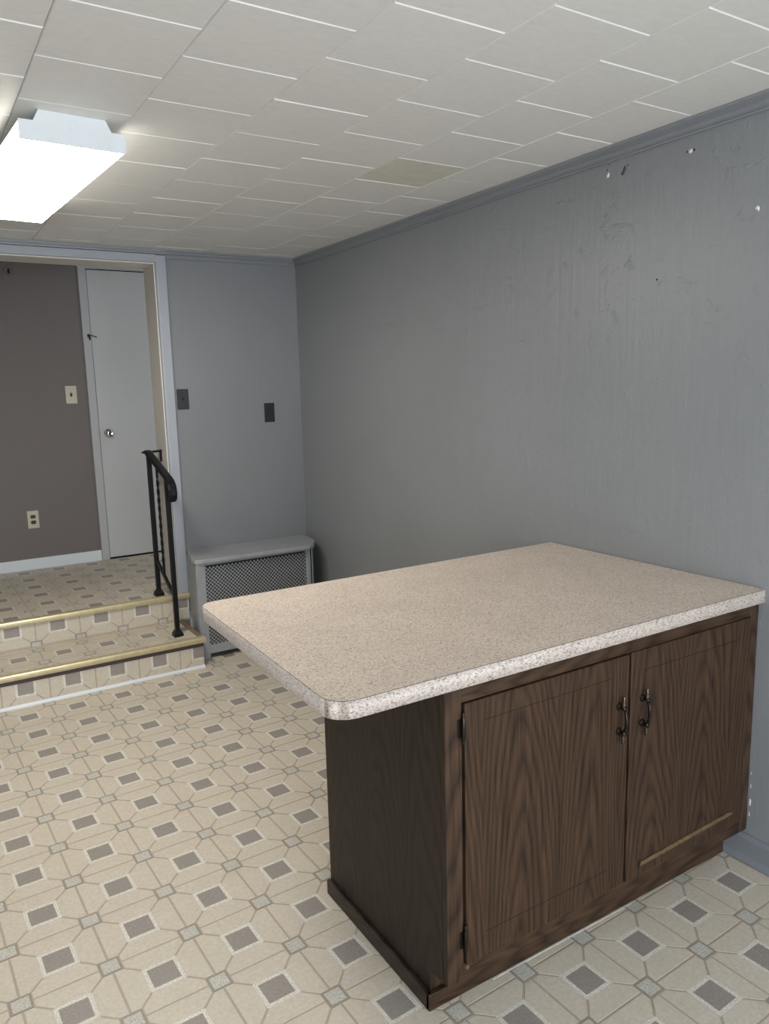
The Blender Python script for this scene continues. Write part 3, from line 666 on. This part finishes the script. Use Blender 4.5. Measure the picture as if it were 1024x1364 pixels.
bm = bmesh.new(); step = 0.0225; nx = int(0.632/step); nz = int((ZR-0.040-0.082)/(step*0.5))
def disc(cx, cz, r):
    vs2 = [bm.verts.new((cx+r*math.cos(math.pi/3*k+0.52), BF+0.005, cz+r*math.sin(math.pi/3*k+0.52))) for k in range(6)]
    v2 = [bm.verts.new((v.co.x, BF+0.0075, v.co.z)) for v in vs2]
    bm.faces.new(list(reversed(vs2)))
    for k in range(6): bm.faces.new((vs2[k-1], vs2[k], v2[k], v2[k-1]))
def bar(x0, z0, x1, z1, wd):
    d = Vector((x1-x0, z1-z0)).normalized(); nn = Vector((-d.y, d.x))*wd/2
    vs2 = [bm.verts.new((x, BF+0.0062, z)) for x, z in ((x0+nn.x, z0+nn.y), (x1+nn.x, z1+nn.y), (x1-nn.x, z1-nn.y), (x0-nn.x, z0-nn.y))]
    bm.faces.new(vs2)
for j in range(nz):
    z = 0.087 + j*step*0.5
    for i in range(nx+1):
        x = -0.788 + (i + 0.5*(j % 2))*step
        if x > -0.163: continue
        disc(x, z, 0.0061)
        if j < nz-1:
            for s in (-1, 1):
                if -0.790 < x+s*step/2 < -0.162: bar(x, z, x+s*step/2, z+step*0.5, 0.0030)
tag(finish('grille', bm, M['rad'], rc), 'perforated grey metal grille', None, None, 'stuff')

# ------------------------------------------------------------------ handrail
hr = thing('handrail', 'short black wrought iron handrail at the side of the steps', 'handrail', (-0.972, 4.31, Z1))
HX = -0.972; Y1, Y2 = 4.474, 4.142
def railz(y): return 1.188 - 0.315*(4.49 - y) if y < 4.49 else 1.188
def square_post(name, y, z0, z1):
    bm = bmesh.new(); box(bm, (HX-0.0125, y-0.0125, z0), (HX+0.0125, y+0.0125, z1), 0.002); p = finish(name, bm, M['black'], hr)
    bm = bmesh.new(); s = 0.0255
    pts = [(s, 0.0), (s, 0.014), (0.019, 0.026), (0.017, 0.034)]
    rings = [[bm.verts.new((HX+a*r, y+b*r, z0+h)) for a, b in ((-1,-1),(1,-1),(1,1),(-1,1))] for r, h in pts]
    for A_, B_ in zip(rings, rings[1:]):
        for k in range(4): bm.faces.new((A_[k], A_[(k+1) % 4], B_[(k+1) % 4], B_[k]))
    bm.faces.new(list(reversed(rings[0]))); bm.faces.new(rings[-1]); finish('base_shoe', bm, M['black'], p)
square_post('post', Y1, Z2+0.0005, railz(Y1)-0.012); square_post('post', Y2, Z1+0.0005, railz(Y2)-0.012)
prof = [(1.15*u_, 1.2*v_) for u_, v_ in [(-0.0200, -0.004), (-0.0205, 0.003), (-0.015, 0.008), (-0.006, 0.009), (0.0, 0.005), (0.006, 0.009), (0.015, 0.008), (0.0205, 0.003), (0.0200, -0.004), (0.012, -0.009), (-0.012, -0.009)]]
path = [(HX, 4.495, 1.188), (HX, 4.475, 1.184), (HX, 4.40, railz(4.40)), (HX, 4.25, railz(4.25)), (HX, 4.12, railz(4.12)), (HX, 4.078, 1.053), (HX, 4.056, 1.036), (HX, 4.044, 1.010), (HX, 4.043, 0.984), (HX, 4.052, 0.962), (HX, 4.066, 0.952)]
bm = bmesh.new(); sweep(bm, path, prof, Vector((1, 0, 0))); finish('rail', bm, M['black'], hr)
bm = bmesh.new(); lz = lambda y: 0.555 - 0.49*(Y1-y)
sweep(bm, [(HX, Y1, lz(Y1)), (HX, Y2, lz(Y2))], [(-0.006, -0.012), (0.006, -0.012), (0.006, 0.012), (-0.006, 0.012)], Vector((1, 0, 0))); finish('lower_rail', bm, M['black'], hr)
bm = bmesh.new(); yb_ = 4.325; za, zb = lz(yb_), railz(yb_)-0.005; rings = []; ns = 60
for k in range(ns+1):
    f = k/ns; tw = 2*math.pi*2.5*min(1, max(0, (f-0.12)/0.76)); s = 0.0085
    rings.append([bm.verts.new((HX+s*math.cos(tw+math.pi/4+q*math.pi/2), yb_+s*math.sin(tw+math.pi/4+q*math.pi/2), za+(zb-za)*f)) for q in range(4)])
for A_, B_ in zip(rings, rings[1:]):
    for k in range(4): bm.faces.new((A_[k], A_[(k+1) % 4], B_[(k+1) % 4], B_[k]))
bm.faces.new(list(reversed(rings[0]))); bm.faces.new(rings[-1]); o = finish('twisted_baluster', bm, M['black'], hr)
bm = bmesh.new(); a_, b_ = Vector((-0.992, 4.492)), Vector((XJ-0.009, 4.556)); d = (b_-a_).normalized(); nn = Vector((-d.y, d.x))*0.019
prism(bm, [tuple(a_-nn), tuple(b_-nn), tuple(b_+nn), tuple(a_+nn)], 1.180, 1.190); bmesh.ops.recalc_face_normals(bm, faces=bm.faces); finish('wall_bracket', bm, M['black'], hr)
mbox('bracket_plate', (XJ-0.013, 4.540, 1.120), (XJ-0.0085, 4.578, 1.192), M['black'], hr, 0.001)

# ------------------------------------------------------------------ ceiling light
LR = Matrix.Rotation(math.radians(3.7), 4, 'Z'); LL = 1.105
def lt_(bm, LO):
    for v in bm.verts: v.co = LR @ v.co + LO
    bmesh.ops.recalc_face_normals(bm, faces=bm.faces); return bm
def xz_prism(bm, pts, y0, y1):
    A = [bm.verts.new((a, y0, b)) for a, b in pts]; B = [bm.verts.new((a, y1, b)) for a, b in pts]
    bm.faces.new(A); bm.faces.new(list(reversed(B)))
    for i in range(len(pts)): bm.faces.new((A[i-1], A[i], B[i], B[i-1]))
ZL = 2.231
def fluorescent(LO, label, lens_mats):
    cl = thing('ceiling_light', label, 'ceiling light', (LO.x-0.04, LO.y+0.55, ZC))
    lt = lambda bm: lt_(bm, LO)
    hp = [(-0.106, ZL+0.053), (-0.0905, ZC-0.0005), (0.0905, ZC-0.0005), (0.106, ZL+0.053)]
    bm = bmesh.new(); xz_prism(bm, hp, 0.0035, LL-0.0035); finish('housing', lt(bm), M['fix'], cl)
    for y in (0.0, LL-0.003):
        bm = bmesh.new(); xz_prism(bm, [(-0.146, ZL), (-0.146, ZL+0.052), (-0.107, ZL+0.053), (-0.0915, ZC-0.0003), (0.0915, ZC-0.0003), (0.107, ZL+0.053), (0.146, ZL+0.052), (0.146, ZL)], y, y+0.003)
        ec = finish('end_cap', lt(bm), M['fix'], cl)
        if y == 0.0:
            bm = bmesh.new(); xz_prism(bm, [(-0.1455, ZL+0.0005), (-0.1455, ZL+0.034), (0.1455, ZL+0.034), (0.1455, ZL+0.0005)], -0.0022, -0.0002); finish('cap_lip', lt(bm), M['fix'], ec)
            bm = bmesh.new(); lathe(bm, (0.0, -0.0004, 2.283), (0, -1, 0), [(0.0125, 0), (0.0125, 0.0009), (0.0110, 0.0009), (0.0108, 0.0003), (0.0005, 0.0003)], 24); finish('knockout', lt(bm), M['fix'], ec)
    bm = bmesh.new(); xz_prism(bm, [(-0.144, ZL+0.004), (-0.144, ZL+0.050), (-0.110, ZL+0.052), (0.110, ZL+0.052), (0.144, ZL+0.050), (0.144, ZL+0.004), (0.138, ZL), (-0.138, ZL)], 0.0035, LL-0.0035)
    bm.normal_update()
    lt(bm); bm.normal_update()
    for f in bm.faces: f.material_index = 0 if f.normal.z < -0.5 else (1 if f.normal.z < 0.01 else 2)
    o = finish('lens', bm, lens_mats, cl); o['label'] = 'glowing white prismatic lens'

fluorescent(Vector((-1.646, 2.431, 0)), 'white wraparound fluorescent ceiling light, lit', [M['lens'], M['lens_side'], M['fix']])
